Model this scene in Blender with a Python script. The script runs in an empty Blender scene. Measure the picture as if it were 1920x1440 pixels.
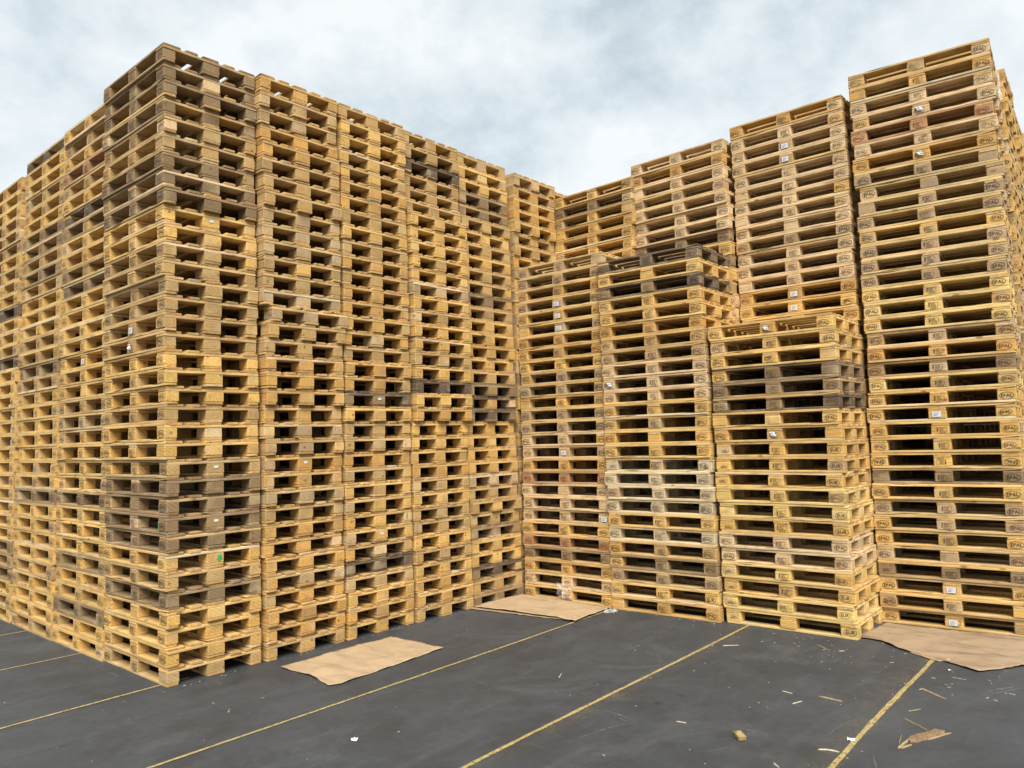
import bpy, bmesh, math, random
from mathutils import Matrix, Vector, Euler

R = random.Random(7)
sc = bpy.context.scene
C = sc.collection

# ------------------------------------------------------------------ camera
cam = bpy.data.cameras.new('camera')
cam.sensor_width = 36.0
cam.lens = 1436.7 / 1920 * 36.0
cam.clip_start = 0.05
cam.clip_end = 3000
co = bpy.data.objects.new('camera', cam)
C.objects.link(co)
rt = Vector((0.6614, -0.7495, -0.0288)); up = Vector((-0.0336, -0.068, 0.9971)); fw = Vector((0.7493, 0.6585, 0.0701))
m = Matrix(((rt.x, up.x, -fw.x, -2.6874), (rt.y, up.y, -fw.y, -5.9396), (rt.z, up.z, -fw.z, 1.827), (0, 0, 0, 1)))
co.matrix_world = m
sc.camera = co

# ------------------------------------------------------------------ sky, sun, exposure
SUN_EL, SUN_AZ = 50, 222          # azimuth measured like the sky texture: from +Y clockwise
w = bpy.data.worlds.new('World'); sc.world = w; w.use_nodes = True
nt = w.node_tree; nt.nodes.clear()
def N(t, **k):
    n = nt.nodes.new(t)
    for a, b in k.items(): setattr(n, a, b)
    return n
out = N('ShaderNodeOutputWorld'); bg = N('ShaderNodeBackground')
sky = N('ShaderNodeTexSky', sky_type='NISHITA', sun_disc=False)
sky.sun_elevation = math.radians(SUN_EL); sky.sun_rotation = math.radians(SUN_AZ)
sky.air_density = 1.0; sky.dust_density = 2.0
tc = N('ShaderNodeTexCoord'); sep = N('ShaderNodeSeparateXYZ'); nt.links.new(tc.outputs['Generated'], sep.inputs[0])
zz = N('ShaderNodeMath', operation='MAXIMUM'); nt.links.new(sep.outputs[2], zz.inputs[0]); zz.inputs[1].default_value = 0.0
za = N('ShaderNodeMath', operation='ADD'); nt.links.new(zz.outputs[0], za.inputs[0]); za.inputs[1].default_value = 0.55
dv = N('ShaderNodeVectorMath', operation='DIVIDE'); nt.links.new(tc.outputs['Generated'], dv.inputs[0])
cb = N('ShaderNodeCombineXYZ')
for i in range(3): nt.links.new(za.outputs[0], cb.inputs[i])
nt.links.new(cb.outputs[0], dv.inputs[1])
n1 = N('ShaderNodeTexNoise'); n1.inputs['Scale'].default_value = 3.7; n1.inputs['Detail'].default_value = 10; n1.inputs['Roughness'].default_value = 0.60
n1.inputs['Distortion'].default_value = 0.0
nt.links.new(dv.outputs[0], n1.inputs['Vector'])
rp = N('ShaderNodeValToRGB'); e = rp.color_ramp.elements
e[0].position = 0.33; e[0].color = (0.40, 0.495, 0.56, 1)
e[1].position = 0.60; e[1].color = (0.90, 0.930, 0.935, 1)
mid = rp.color_ramp.elements.new(0.48); mid.color = (0.70, 0.775, 0.805, 1)
nt.links.new(n1.outputs[0], rp.inputs[0])
# whiter towards the horizon, as an overcast sky is
hz = N('ShaderNodeMapRange'); nt.links.new(sep.outputs[2], hz.inputs[0])
hz.inputs[1].default_value = 0.05; hz.inputs[2].default_value = 0.62; hz.inputs[3].default_value = 0.5; hz.inputs[4].default_value = 0.0
mh = N('ShaderNodeMix', data_type='RGBA'); nt.links.new(hz.outputs[0], mh.inputs[0]); nt.links.new(rp.outputs[0], mh.inputs[6])
mh.inputs[7].default_value = (0.83, 0.875, 0.89, 1)
ms = N('ShaderNodeVectorMath', operation='SCALE'); nt.links.new(mh.outputs[2], ms.inputs[0]); ms.inputs[3].default_value = 6.85
mx = N('ShaderNodeMix', data_type='RGBA'); mx.inputs[0].default_value = 0.9
nt.links.new(sky.outputs[0], mx.inputs[6]); nt.links.new(ms.outputs[0], mx.inputs[7])
nt.links.new(mx.outputs[2], bg.inputs[0]); bg.inputs[1].default_value = 0.1
nt.links.new(bg.outputs[0], out.inputs[0])

sl = bpy.data.lights.new('sun', 'SUN'); sl.energy = 3.7; sl.angle = math.radians(36); sl.color = (1.0, 0.94, 0.85)
so = bpy.data.objects.new('sun', sl); C.objects.link(so)
az, el = math.radians(SUN_AZ), math.radians(SUN_EL)
sd = Vector((math.sin(az) * math.cos(el), math.cos(az) * math.cos(el), math.sin(el)))
so.rotation_euler = sd.to_track_quat('Z', 'Y').to_euler()

sc.view_settings.view_transform = 'Standard'; sc.view_settings.look = 'None'
sc.view_settings.gamma = 1; sc.view_settings.use_curve_mapping = False
sc.view_settings.exposure = 0.72

# ------------------------------------------------------------------ node helpers
class G:
    def __init__(s, name):
        s.m = bpy.data.materials.new(name); s.m.use_nodes = True
        s.t = s.m.node_tree; s.b = s.t.nodes['Principled BSDF']
    def n(s, t, **k):
        x = s.t.nodes.new(t)
        for a, b in k.items(): setattr(x, a, b)
        return x
    def put(s, sock, v):
        if hasattr(v, 'is_linked'): s.t.links.new(v, sock)
        else: sock.default_value = v
    def noise(s, vec, scale, detail=4, rough=0.55, dist=0.0):
        x = s.n('ShaderNodeTexNoise'); s.put(x.inputs['Vector'], vec)
        x.inputs['Scale'].default_value = scale; x.inputs['Detail'].default_value = detail
        x.inputs['Roughness'].default_value = rough; x.inputs['Distortion'].default_value = dist
        return x.outputs[0]
    def mul(s, vec, v3):
        x = s.n('ShaderNodeVectorMath', operation='MULTIPLY'); s.put(x.inputs[0], vec); s.put(x.inputs[1], v3); return x.outputs[0]
    def add(s, a, b):
        x = s.n('ShaderNodeVectorMath', operation='ADD'); s.put(x.inputs[0], a); s.put(x.inputs[1], b); return x.outputs[0]
    def scale(s, a, f):
        x = s.n('ShaderNodeVectorMath', operation='SCALE'); s.put(x.inputs[0], a); s.put(x.inputs[3], f); return x.outputs[0]
    def math(s, op, a, b=0.0, c=0.0):
        x = s.n('ShaderNodeMath', operation=op); s.put(x.inputs[0], a); s.put(x.inputs[1], b); s.put(x.inputs[2], c); return x.outputs[0]
    def rng(s, v, a, b, c, d, smooth=False):
        x = s.n('ShaderNodeMapRange')
        if smooth: x.interpolation_type = 'SMOOTHSTEP'
        s.put(x.inputs[0], v)
        for i, q in enumerate((a, b, c, d)): s.put(x.inputs[i + 1], q)
        return x.outputs[0]
    def mix(s, f, a, b, bt='MIX'):
        x = s.n('ShaderNodeMix', data_type='RGBA', blend_type=bt); s.put(x.inputs[0], f); s.put(x.inputs[6], a); s.put(x.inputs[7], b); return x.outputs[2]
    def bump(s, h, strength, dist):
        x = s.n('ShaderNodeBump'); x.inputs['Strength'].default_value = strength; x.inputs['Distance'].default_value = dist
        s.put(x.inputs['Height'], h); s.t.links.new(x.outputs[0], s.b.inputs['Normal'])

def wood_material(name, kind, src):
    g = G(name)
    a = g.n('ShaderNodeAttribute', attribute_name='lc')
    if src == 'object':
        oi = g.n('ShaderNodeObjectInfo'); tint = oi.outputs['Color']
        cmb = g.n('ShaderNodeCombineXYZ'); r = oi.outputs['Random']
        g.put(cmb.inputs[0], g.math('MULTIPLY', r, 91.7)); g.put(cmb.inputs[1], g.math('MULTIPLY', r, 37.1)); g.put(cmb.inputs[2], g.math('MULTIPLY', r, 53.3))
        v = g.add(a.outputs['Vector'], cmb.outputs[0])
    else:
        ta = g.n('ShaderNodeAttribute', attribute_name='tint'); tint = ta.outputs['Color']
        v = a.outputs['Vector']
    if kind == 'board':
        gr = g.noise(g.mul(v, (1.6, 46, 46)), 1.0, 5, 0.6, 0.4)
        f = g.rng(gr, 0.3, 0.72, 0.68, 1.14)
    elif kind == 'block':
        wv = g.n('ShaderNodeTexWave', wave_type='RINGS', rings_direction='X'); g.put(wv.inputs['Vector'], v)
        wv.inputs['Scale'].default_value = 13; wv.inputs['Distortion'].default_value = 7; wv.inputs['Detail'].default_value = 3; wv.inputs['Detail Scale'].default_value = 0.6
        gr = g.math('ADD', g.math('MULTIPLY', wv.outputs[1], 0.22), g.math('MULTIPLY', g.noise(g.mul(v, (9, 60, 60)), 1.0, 4), 0.78))
        f = g.rng(gr, 0.25, 0.8, 0.70, 1.14)
    else:
        vo = g.n('ShaderNodeTexVoronoi'); g.put(vo.inputs['Vector'], v); vo.inputs['Scale'].default_value = 190
        s1 = g.n('ShaderNodeSeparateColor'); g.put(s1.inputs[0], vo.outputs['Color'])
        gr = s1.outputs[0]
        f = g.rng(gr, 0.0, 1.0, 0.66, 1.16)
    col = g.scale(tint, f)
    eg = g.n('ShaderNodeAttribute', attribute_name='endgrain')      # sawn board ends soak up dirt and are browner
    col = g.mix(eg.outputs['Fac'], col, g.mul(col, (0.80, 0.72, 0.62)))
    # knots
    if kind != 'chip':
        vk = g.n('ShaderNodeTexVoronoi'); g.put(vk.inputs['Vector'], g.mul(v, (4.2, 9.5, 9.5))); vk.inputs['Scale'].default_value = 1.0
        kn = g.rng(vk.outputs['Distance'], 0.09, 0.15, 1.0, 0.0, True)
        col = g.mix(g.math('MULTIPLY', kn, 0.72), col, (0.13, 0.055, 0.02, 1))
    # age: greying and stains with a shape of their own
    st = g.rng(g.noise(v, 5.5, 5, 0.62), 0.47, 0.70, 0.0, 1.0, True)
    col = g.mix(g.math('MULTIPLY', st, 0.50), col, (0.20, 0.15, 0.10, 1))
    sk = g.rng(g.noise(g.add(g.mul(v, (2.6, 17, 17)), (4, 9, 2)), 1.0, 4, 0.6), 0.52, 0.70, 0.0, 1.0, True)
    col = g.mix(g.math('MULTIPLY', sk, 0.45), col, (0.30, 0.185, 0.085, 1))
    lt = g.rng(g.noise(g.add(v, (7, 3, 1)), 3.1, 4), 0.5, 0.7, 0.0, 1.0, True)
    col = g.mix(g.math('MULTIPLY', lt, 0.35), col, (0.62, 0.49, 0.29, 1))
    # fine dark scuffs
    sc_ = g.rng(g.noise(g.mul(v, (12, 70, 70)), 1.0, 3, 0.7), 0.66, 0.76, 0.0, 1.0)
    col = g.mix(g.math('MULTIPLY', sc_, 0.45), col, (0.09, 0.065, 0.04, 1))
    g.put(g.b.inputs['Base Color'], col)
    g.b.inputs['Roughness'].default_value = 0.78
    g.b.inputs['Specular IOR Level'].default_value = 0.25
    g.bump(gr, 0.35, 0.0012)
    return g.m

M = {}
for kd in ('board', 'block', 'chip'):
    M[kd] = wood_material('wood_' + kd, kd, 'object')
    M[kd + '_s'] = wood_material('wood_' + kd + '_many', kd, 'tint')

def plain(name, col, rough=0.6, spec=0.3, var=0.0, sc_=20):
    g = G(name)
    if var:
        t = g.n('ShaderNodeTexCoord')
        f = g.rng(g.noise(t.outputs['Object'], sc_, 4), 0.3, 0.7, 1 - var, 1 + var)
        rgb = g.n('ShaderNodeRGB'); rgb.outputs[0].default_value = (*col, 1)
        g.put(g.b.inputs['Base Color'], g.scale(rgb.outputs[0], f))
    else:
        g.b.inputs['Base Color'].default_value = (*col, 1)
    g.b.inputs['Roughness'].default_value = rough; g.b.inputs['Specular IOR Level'].default_value = spec
    return g.m

def stamp_mat(name, col, keep):
    # branded ink, worn through in places so the wood shows
    g = G(name)
    t = g.n('ShaderNodeTexCoord'); oi = g.n('ShaderNodeObjectInfo')
    g.b.inputs['Base Color'].default_value = (*col, 1); g.b.inputs['Roughness'].default_value = 0.85
    v = g.add(t.outputs['Object'], g.scale(oi.outputs['Location'], 3.0))
    al = g.rng(g.noise(v, 26, 3), keep - 0.08, keep + 0.06, 0.30, 0.97)
    g.put(g.b.inputs['Alpha'], al)
    return g.m
ST = {'black': stamp_mat('stamp_black', (0.018, 0.013, 0.010), 0.33),
      'red': stamp_mat('stamp_red_brown', (0.10, 0.018, 0.010), 0.33),
      'brown': stamp_mat('stamp_brown', (0.050, 0.026, 0.014), 0.36),
      'faint': stamp_mat('stamp_faint', (0.11, 0.07, 0.04), 0.42)}
M['paper'] = plain('white_paper', (0.58, 0.60, 0.64), 0.5, 0.4, 0.06, 60)
M['ink'] = plain('label_ink', (0.20, 0.24, 0.33), 0.6)
M['green'] = plain('green_spray_paint', (0.03, 0.30, 0.12), 0.6, 0.3, 0.2, 60)
M['nail'] = plain('nail_head', (0.06, 0.05, 0.045), 0.5, 0.5)

def film_mat():
    g = G('plastic_film')
    g.b.inputs['Base Color'].default_value = (0.80, 0.82, 0.84, 1); g.b.inputs['Roughness'].default_value = 0.22
    t = g.n('ShaderNodeTexCoord')
    g.put(g.b.inputs['Alpha'], g.rng(g.noise(t.outputs['Object'], 14, 2), 0.35, 0.65, 0.10, 0.45))
    return g.m
M['film'] = film_mat()

# ------------------------------------------------------------------ ground
def ground_mat():
    g = G('asphalt')
    t = g.n('ShaderNodeTexCoord'); v = t.outputs['Object']
    big = g.noise(v, 0.55, 5, 0.55, 0.6)
    med = g.noise(g.add(v, (11, 4, 0)), 2.3, 6, 0.62, 0.8)
    fine = g.noise(v, 260, 2, 0.5)
    stre = g.noise(g.mul(v, (1.0, 5.0, 1.0)), 1.1, 5, 0.6, 0.5)
    f = g.math('ADD', g.math('MULTIPLY', big, 0.45), g.math('MULTIPLY', med, 0.55))
    col = g.mix(g.rng(f, 0.36, 0.62, 0.0, 1.0), (0.036, 0.0385, 0.0415, 1), (0.053, 0.057, 0.062, 1))
    col = g.mix(g.math('MULTIPLY', g.rng(stre, 0.52, 0.75, 0, 1), 0.22), col, (0.115, 0.108, 0.10, 1))
    # dusty smears
    dust = g.rng(g.noise(g.add(v, (3, 8, 0)), 1.2, 8, 0.7, 1.2), 0.55, 0.72, 0, 1)
    col = g.mix(g.math('MULTIPLY', dust, 0.20), col, (0.17, 0.168, 0.165, 1))
    # small dark oil spots
    vo = g.n('ShaderNodeTexVoronoi'); g.put(vo.inputs['Vector'], g.add(v, g.scale(g.n('ShaderNodeTexNoise').outputs[1], 0.0))); vo.inputs['Scale'].default_value = 1.5
    sp = g.rng(vo.outputs['Distance'], 0.03, 0.075, 1, 0, True)
    col = g.mix(g.math('MULTIPLY', sp, 0.55), col, (0.02, 0.02, 0.02, 1))
    mot = g.noise(g.add(v, (1, 6, 0)), 17, 6, 0.72, 0.4)
    col = g.scale(col, g.rng(mot, 0.3, 0.7, 0.88, 1.12))
    # thin pale scratches in two directions
    for k, (mv, off) in enumerate((((1.0, 60, 1), (0, 0, 0)), ((38, 0.8, 1), (5, 2, 0)))):
        rot = g.n('ShaderNodeVectorRotate', rotation_type='Z_AXIS'); g.put(rot.inputs['Vector'], v); rot.inputs['Angle'].default_value = 0.5 + k * 0.7
        s_ = g.noise(g.mul(g.add(rot.outputs[0], off), mv), 0.8, 2, 0.5)
        msk = g.rng(g.noise(g.add(v, (20 + k * 9, 0, 0)), 1.7, 2), 0.56, 0.64, 0, 1)
        col = g.mix(g.math('MULTIPLY', g.math('MULTIPLY', g.rng(s_, 0.70, 0.74, 0, 1), msk), 0.5), col, (0.22, 0.22, 0.215, 1))
    col = g.scale(col, g.rng(fine, 0.3, 0.7, 0.72, 1.28))
    g.put(g.b.inputs['Base Color'], col)
    g.put(g.b.inputs['Roughness'], g.rng(med, 0.3, 0.7, 0.5, 0.72))
    g.b.inputs['Specular IOR Level'].default_value = 0.35
    g.bump(g.math('ADD', fine, g.math('MULTIPLY', g.noise(v, 45, 4), 0.8)), 0.25, 0.002)
    return g.m

def mesh_obj(name, verts, faces, mat, parent=None, smooth=False):
    me = bpy.data.meshes.new(name); me.from_pydata(verts, [], faces); me.update()
    if mat: me.materials.append(mat)
    if smooth:
        for p in me.polygons: p.use_smooth = True
    o = bpy.data.objects.new(name, me); C.objects.link(o)
    if parent: o.parent = parent
    return o
def tag(o, label=None, cat=None, group=None, kind=None):
    if label: o['label'] = label
    if cat: o['category'] = cat
    if group: o['group'] = group
    if kind: o['kind'] = kind
    return o

S = 1200.0
tag(mesh_obj('ground', [(-S, -S, 0), (S, -S, 0), (S, S, 0), (-S, S, 0)], [(0, 1, 2, 3)], ground_mat()), kind='structure',
    label='dark grey asphalt yard, smooth and dusty with scuffs')

def line_mat():
    g = G('yellow_line_paint')
    t = g.n('ShaderNodeTexCoord'); v = t.outputs['Object']
    wear = g.noise(v, 14, 6, 0.65)
    col = g.mix(g.rng(wear, 0.3, 0.7, 0, 1), (0.27, 0.19, 0.06, 1), (0.42, 0.33, 0.155, 1))
    g.put(g.b.inputs['Base Color'], col); g.b.inputs['Roughness'].default_value = 0.7
    g.put(g.b.inputs['Alpha'], g.rng(g.noise(g.add(v, (2, 2, 2)), 38, 5, 0.75), 0.36, 0.48, 0.15, 1.0))
    return g.m
def dust_mat():
    g = G('yellow_overspray')
    t = g.n('ShaderNodeTexCoord'); v = t.outputs['Object']
    sep = g.n('ShaderNodeSeparateXYZ'); g.put(sep.inputs[0], v)
    g.b.inputs['Base Color'].default_value = (0.30, 0.23, 0.10, 1); g.b.inputs['Roughness'].default_value = 0.9
    n = g.rng(g.noise(v, 130, 3, 0.8), 0.5, 0.66, 0, 1)
    p = g.rng(g.noise(v, 4, 3), 0.42, 0.62, 0.1, 1)
    at = g.n('ShaderNodeAttribute', attribute_name='edge')
    g.put(g.b.inputs['Alpha'], g.math('MULTIPLY', g.math('MULTIPLY', n, p), g.math('MULTIPLY', at.outputs['Fac'], 0.95)))
    return g.m
LM = line_mat(); DM = dust_mat()
def painted_line(x0, y0, x1, y1, wd, over=0):
    L = math.hypot(x1 - x0, y1 - y0); n = max(4, int(L / 0.08)); vs = []; fs = []
    dx, dy = (x1 - x0) / L, (y1 - y0) / L
    for i in range(n + 1):
        t = i / n
        wb = 0.006 * math.sin(t * 9 + y0)
        for s in (-1, 1):
            j = R.uniform(-0.0025, 0.0025)
            vs.append((x0 + (x1 - x0) * t - dy * (s * wd / 2 + j + wb), y0 + (y1 - y0) * t + dx * (s * wd / 2 + j + wb), 0.004))
        if i: k = 2 * i; fs.append((k - 2, k, k + 1, k - 1) if False else (k - 2, k - 1, k + 1, k))
    fs = [f[::-1] for f in fs]
    o = mesh_obj('painted_line', vs, fs, LM); tag(o, kind='structure')
    return o
def overspray(x0, y0, x1, y1, w0, w1):
    L = math.hypot(x1 - x0, y1 - y0); dx, dy = (x1 - x0) / L, (y1 - y0) / L
    vs = []; ed = []
    for (px, py) in ((x0, y0), (x1, y1)):
        for s, a in ((w0, 0.0), (0.0, 1.0), (w1, 0.0)):
            vs.append((px - dy * s, py + dx * s, 0.002)); ed.append(a)
    o = mesh_obj('overspray', vs, [(0, 3, 4, 1), (1, 4, 5, 2)], DM)
    at = o.data.attributes.new('edge', 'FLOAT', 'POINT')
    for i, a in enumerate(ed): at.data[i].value = a
    tag(o, kind='structure'); o.name = 'paint_dust'
painted_line(-3.6, 0.02, 0.25, 0.147, 0.024)
painted_line(-3.6, 1.67, 0.2, 1.69, 0.022)
painted_line(-3.6, 3.14, 0.2, 3.115, 0.022)
painted_line(-3.0, -1.39, 4.1, -1.268, 0.024)
painted_line(-2.4, -2.845, 4.35, -2.70, 0.029); overspray(-2.4, -2.845, 4.35, -2.70, -0.16, 0.05)
painted_line(-0.6, -4.42, 4.05, -4.31, 0.032); overspray(-0.6, -4.42, 4.05, -4.31, -0.06, 0.22)

# ------------------------------------------------------------------ pallet parts (shared mesh data, several variants of each)
PH = 0.1432
TB, HB = 0.0214, 0.0774            # board and block thickness
def wood_mesh(name, sx, sy, sz, grain, mat, segs=1, corner=0.0, rough=0.0015, r=R, chip=0):
    """a sawn piece centred on x,y with its underside at z=0; grain 'x' or 'y'"""
    bm = bmesh.new()
    hx, hy = sx / 2, sy / 2
    # outline with clipped ends
    c = corner if corner else 0.002
    ring = [(-hx + c, -hy), (hx - c, -hy), (hx, -hy + c), (hx, hy - c), (hx - c, hy), (-hx + c, hy), (-hx, hy - c), (-hx, -hy + c)]
    ch = min(0.0035, sz * 0.15)
    layers = []
    for z, ins in ((0, ch), (ch, 0), (sz - ch, 0), (sz, ch)):
        lay = []
        for (x, y) in ring:
            x2 = x - math.copysign(ins, x) if abs(x) > 1e-6 else x; y2 = y - math.copysign(ins, y) if abs(y) > 1e-6 else y
            lay.append(bm.verts.new((x2, y2, z)))
        layers.append(lay)
    for a, b in zip(layers, layers[1:]):
        for i in range(8): bm.faces.new((a[i], a[(i + 1) % 8], b[(i + 1) % 8], b[i]))
    bm.faces.new(list(reversed(layers[0]))); bm.faces.new(layers[-1])
    if segs > 1:
        for k in range(1, segs):
            p = -1 + 2 * k / segs
            co_, no = (((p * hx * 0.97, 0, 0), (1, 0, 0)) if grain == 'x' else ((0, p * hy * 0.97, 0), (0, 1, 0)))
            bmesh.ops.bisect_plane(bm, geom=bm.verts[:] + bm.edges[:] + bm.faces[:], plane_co=co_, plane_no=no)
    bm.normal_update()
    ax = 0 if grain == 'x' else 1
    ph, am = r.uniform(0, 6), r.uniform(0, rough)
    for v in bm.verts:
        t = v.co[ax]
        v.co.z += am * 0.6 * math.sin(t * 4 + ph) if 0.001 < v.co.z < sz - 0.001 else 0
        oth = 1 - ax
        v.co[oth] += (am * math.sin(t * 5 + ph * 2) + r.uniform(-rough, rough) * 0.35)
        v.co[ax] += r.uniform(-rough, rough) * 0.6
    for _ in range(chip):          # knocked-off edge
        cands = [v for v in bm.verts if abs(v.co[1 - ax]) > (hy if ax == 0 else hx) - 0.006]
        v = r.choice(cands); d = r.uniform(0.004, 0.015)
        v.co[1 - ax] -= math.copysign(d, v.co[1 - ax]); v.co.z = min(max(v.co.z, 0.004), sz - 0.004)
    me = bpy.data.meshes.new(name); bm.to_mesh(me); bm.free()
    me.materials.append(mat)
    at = me.attributes.new('lc', 'FLOAT_VECTOR', 'POINT')
    for i, v in enumerate(me.vertices):
        at.data[i].vector = (v.co.x, v.co.y, v.co.z) if grain == 'x' else (v.co.y, v.co.x, v.co.z)
    eg = me.attributes.new('endgrain', 'FLOAT', 'FACE')
    if name != 'block':
        for p in me.polygons: eg.data[p.index].value = 1.0 if abs(p.normal[ax]) > 0.6 else 0.0
    return me

NV = 6
DECKW = [wood_mesh('deck_board', 0.145, 1.2, TB, 'y', M['board'], 9, 0.008, 0.0035, chip=(0, 2, 5, 1, 9, 0)[i]) for i in range(NV)]
DECKN = [wood_mesh('deck_board', 0.100, 1.2, TB, 'y', M['board'], 9, 0.004, 0.0035, chip=(0, 2, 5, 1, 9, 0)[i]) for i in range(NV)]
STRG = [wood_mesh('stringer_board', 0.8, 0.145, TB, 'x', M['board'], 8, 0.008, 0.0026, chip=(0, 2, 4, 1, 7, 0)[i]) for i in range(NV)]
BOTW = [wood_mesh('bottom_board', 0.145, 1.2, TB, 'y', M['board'], 7, 0.006, 0.0022, chip=(i % 2)) for i in range(NV)]
BOTN = [wood_mesh('bottom_board', 0.100, 1.2, TB, 'y', M['board'], 9, 0.012, 0.0030, chip=(0, 3, 1, 0, 8, 2)[i]) for i in range(NV)]
BLN = [wood_mesh('block', 0.100, 0.145, HB, 'y', M['block'], 3, 0.006, 0.0018, chip=(i % 2)) for i in range(NV)]
BLW = [wood_mesh('block', 0.145, 0.145, HB, 'y', M['block'], 3, 0.004, 0.0018, chip=(i % 2)) for i in range(NV)]
CHN = [wood_mesh('block', 0.100, 0.145, HB, 'y', M['chip'], 3, 0.003, 0.0008) for i in range(2)]
CHW = [wood_mesh('block', 0.145, 0.145, HB, 'y', M['chip'], 3, 0.003, 0.0008) for i in range(2)]

LY = (-0.5275, 0.0, 0.5275)
# part list of a pallet: (name, x, y, z, meshes)
PARTS = []
for x, wide in ((-0.3275, 1), (-0.165, 0), (0, 1), (0.165, 0), (0.3275, 1)):
    PARTS.append(('deck_board', x, 0, PH - TB, DECKW if wide else DECKN))
for y in LY: PARTS.append(('stringer_board', 0, y, TB + HB + 0.0008, STRG))
for x, wide in ((-0.35, 0), (0, 1), (0.35, 0)):
    PARTS.append(('bottom_board', x, 0, 0, BOTW if wide else BOTN))
for xi, x in enumerate((-0.35, 0, 0.35)):
    for yi, y in enumerate(LY):
        PARTS.append(('block', x, y, TB + 0.0004, None))

# ------------------------------------------------------------------ stamps (flat marks on the block faces)
def text_mesh(txt, size, shear=0.0):
    cu = bpy.data.curves.new('t', 'FONT'); cu.body = txt; cu.size = size; cu.align_x = 'CENTER'; cu.align_y = 'CENTER'
    cu.shear = shear; cu.resolution_u = 2; cu.offset = size * 0.010
    o = bpy.data.objects.new('t', cu); C.objects.link(o)
    dg = bpy.context.evaluated_depsgraph_get(); dg.update()
    me = bpy.data.meshes.new_from_object(o.evaluated_get(dg))
    vs = [tuple(v.co) for v in me.vertices]; fs = [tuple(p.vertices) for p in me.polygons]
    bpy.data.objects.remove(o); bpy.data.curves.remove(cu); bpy.data.meshes.remove(me)
    return [(x, y) for x, y, z in vs], fs
def ring_geo(a, b, t, n=36):
    vs = []; fs = []
    for i in range(n):
        th = 2 * math.pi * i / n
        vs.append((a * math.cos(th), b * math.sin(th))); vs.append(((a - t) * math.cos(th), (b - t) * math.sin(th)))
    for i in range(n):
        j = (i + 1) % n; fs.append((2 * i, 2 * j, 2 * j + 1, 2 * i + 1))
    return vs, fs
def rect(x0, y0, x1, y1): return [(x0, y0), (x1, y0), (x1, y1), (x0, y1)], [(0, 1, 2, 3)]
def join(*parts):
    V, F = [], []
    for vs, fs in parts:
        k = len(V); V += vs; F += [tuple(i + k for i in f) for f in fs]
    return V, F
def shift(p, dx, dy): return [(x + dx, y + dy) for x, y in p[0]], p[1]
def outline(x0, y0, x1, y1, t):
    return join(rect(x0, y0, x1, y0 + t), rect(x0, y1 - t, x1, y1), rect(x0, y0 + t, x0 + t, y1 - t), rect(x1 - t, y0 + t, x1, y1 - t))
def flip(p): return p
def mark_mesh(name, geo, mat, face='front'):
    """face 'front': lies in the long side x = 0 plane looking towards -x; text runs from +y (left) to -y (right)"""
    vs, fs = geo
    me = bpy.data.meshes.new(name)
    me.from_pydata([(0.0, -u, v) for u, v in vs] if face == 'front' else [(u, 0.0, v) for u, v in vs], [], fs)
    me.materials.append(mat); me.update()
    return me
G_EPAL = join(ring_geo(0.0565, 0.0315, 0.0036), text_mesh('EPAL', 0.0405))
G_EUR = join(ring_geo(0.054, 0.0315, 0.0030), text_mesh('EUR', 0.041))
def uic():
    sw = []; n = 8
    vs = []; fs = []
    for i in range(n + 1):
        t = i / n; x = 0.030 + 0.022 * t; y = -0.012 + 0.030 * t * t; wdt = 0.0035 * (1 - t * 0.7)
        vs += [(x, y), (x + wdt, y - wdt)]
        if i: k = 2 * i; fs.append((k - 2, k, k + 1, k - 1))
    return join(text_mesh('uic', 0.052, 0.15), (vs, fs))
G_UIC = uic()
def code_geo(seed):
    r = random.Random(seed)
    ps = [outline(-0.040, -0.020, 0.044, 0.026, 0.0022), rect(-0.034, -0.012, -0.0275, 0.014), ([(-0.038, 0.012), (-0.0235, 0.012), (-0.0308, 0.022)], [(0, 1, 2)])]
    y = 0.016
    while y > -0.014:
        x = -0.018
        while x < 0.030 - r.uniform(0, 0.02):
            wv = r.uniform(0.004, 0.010); ps.append(rect(x, y, x + wv, y + 0.0045)); x += wv + 0.0025
        y -= 0.0095
    x = -0.022
    while x < 0.030:
        ps.append(rect(x, -0.034, x + 0.005, -0.026)); x += r.uniform(0.007, 0.010)
    return join(*ps)
MK = {}
for k in ST:
    MK['epal', k] = [mark_mesh('brand_stamp', G_EPAL, ST[k])]
    MK['eur', k] = [mark_mesh('brand_stamp', G_EUR, ST[k])]
    MK['uic', k] = [mark_mesh('brand_stamp', G_UIC, ST[k])]
    MK['code', k] = [mark_mesh('code_stamp', code_geo(s), ST[k]) for s in range(4)]
def label_mesh():
    """white sticker, slightly lifted; grey lines on it"""
    vs, fs = join(rect(-0.036, -0.024, 0.036, 0.026))
    ink = join(rect(-0.026, 0.012, 0.020, 0.015), rect(-0.026, 0.004, 0.010, 0.007), rect(-0.026, -0.004, 0.024, -0.001), rect(-0.026, -0.014, 0.002, -0.008))
    V = [(0.0, -u, v) for u, v in vs] + [(-0.0006, -u, v) for u, v in ink[0]]
    k = len(vs); F = fs + [tuple(i + k for i in f) for f in ink[1]]
    me = bpy.data.meshes.new('paper_label'); me.from_pydata(V, [], F)
    me.materials.append(M['paper']); me.materials.append(M['ink'])
    for i, p in enumerate(me.polygons): p.material_index = 0 if i < 1 else 1
    return me
LAB = label_mesh()
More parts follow.
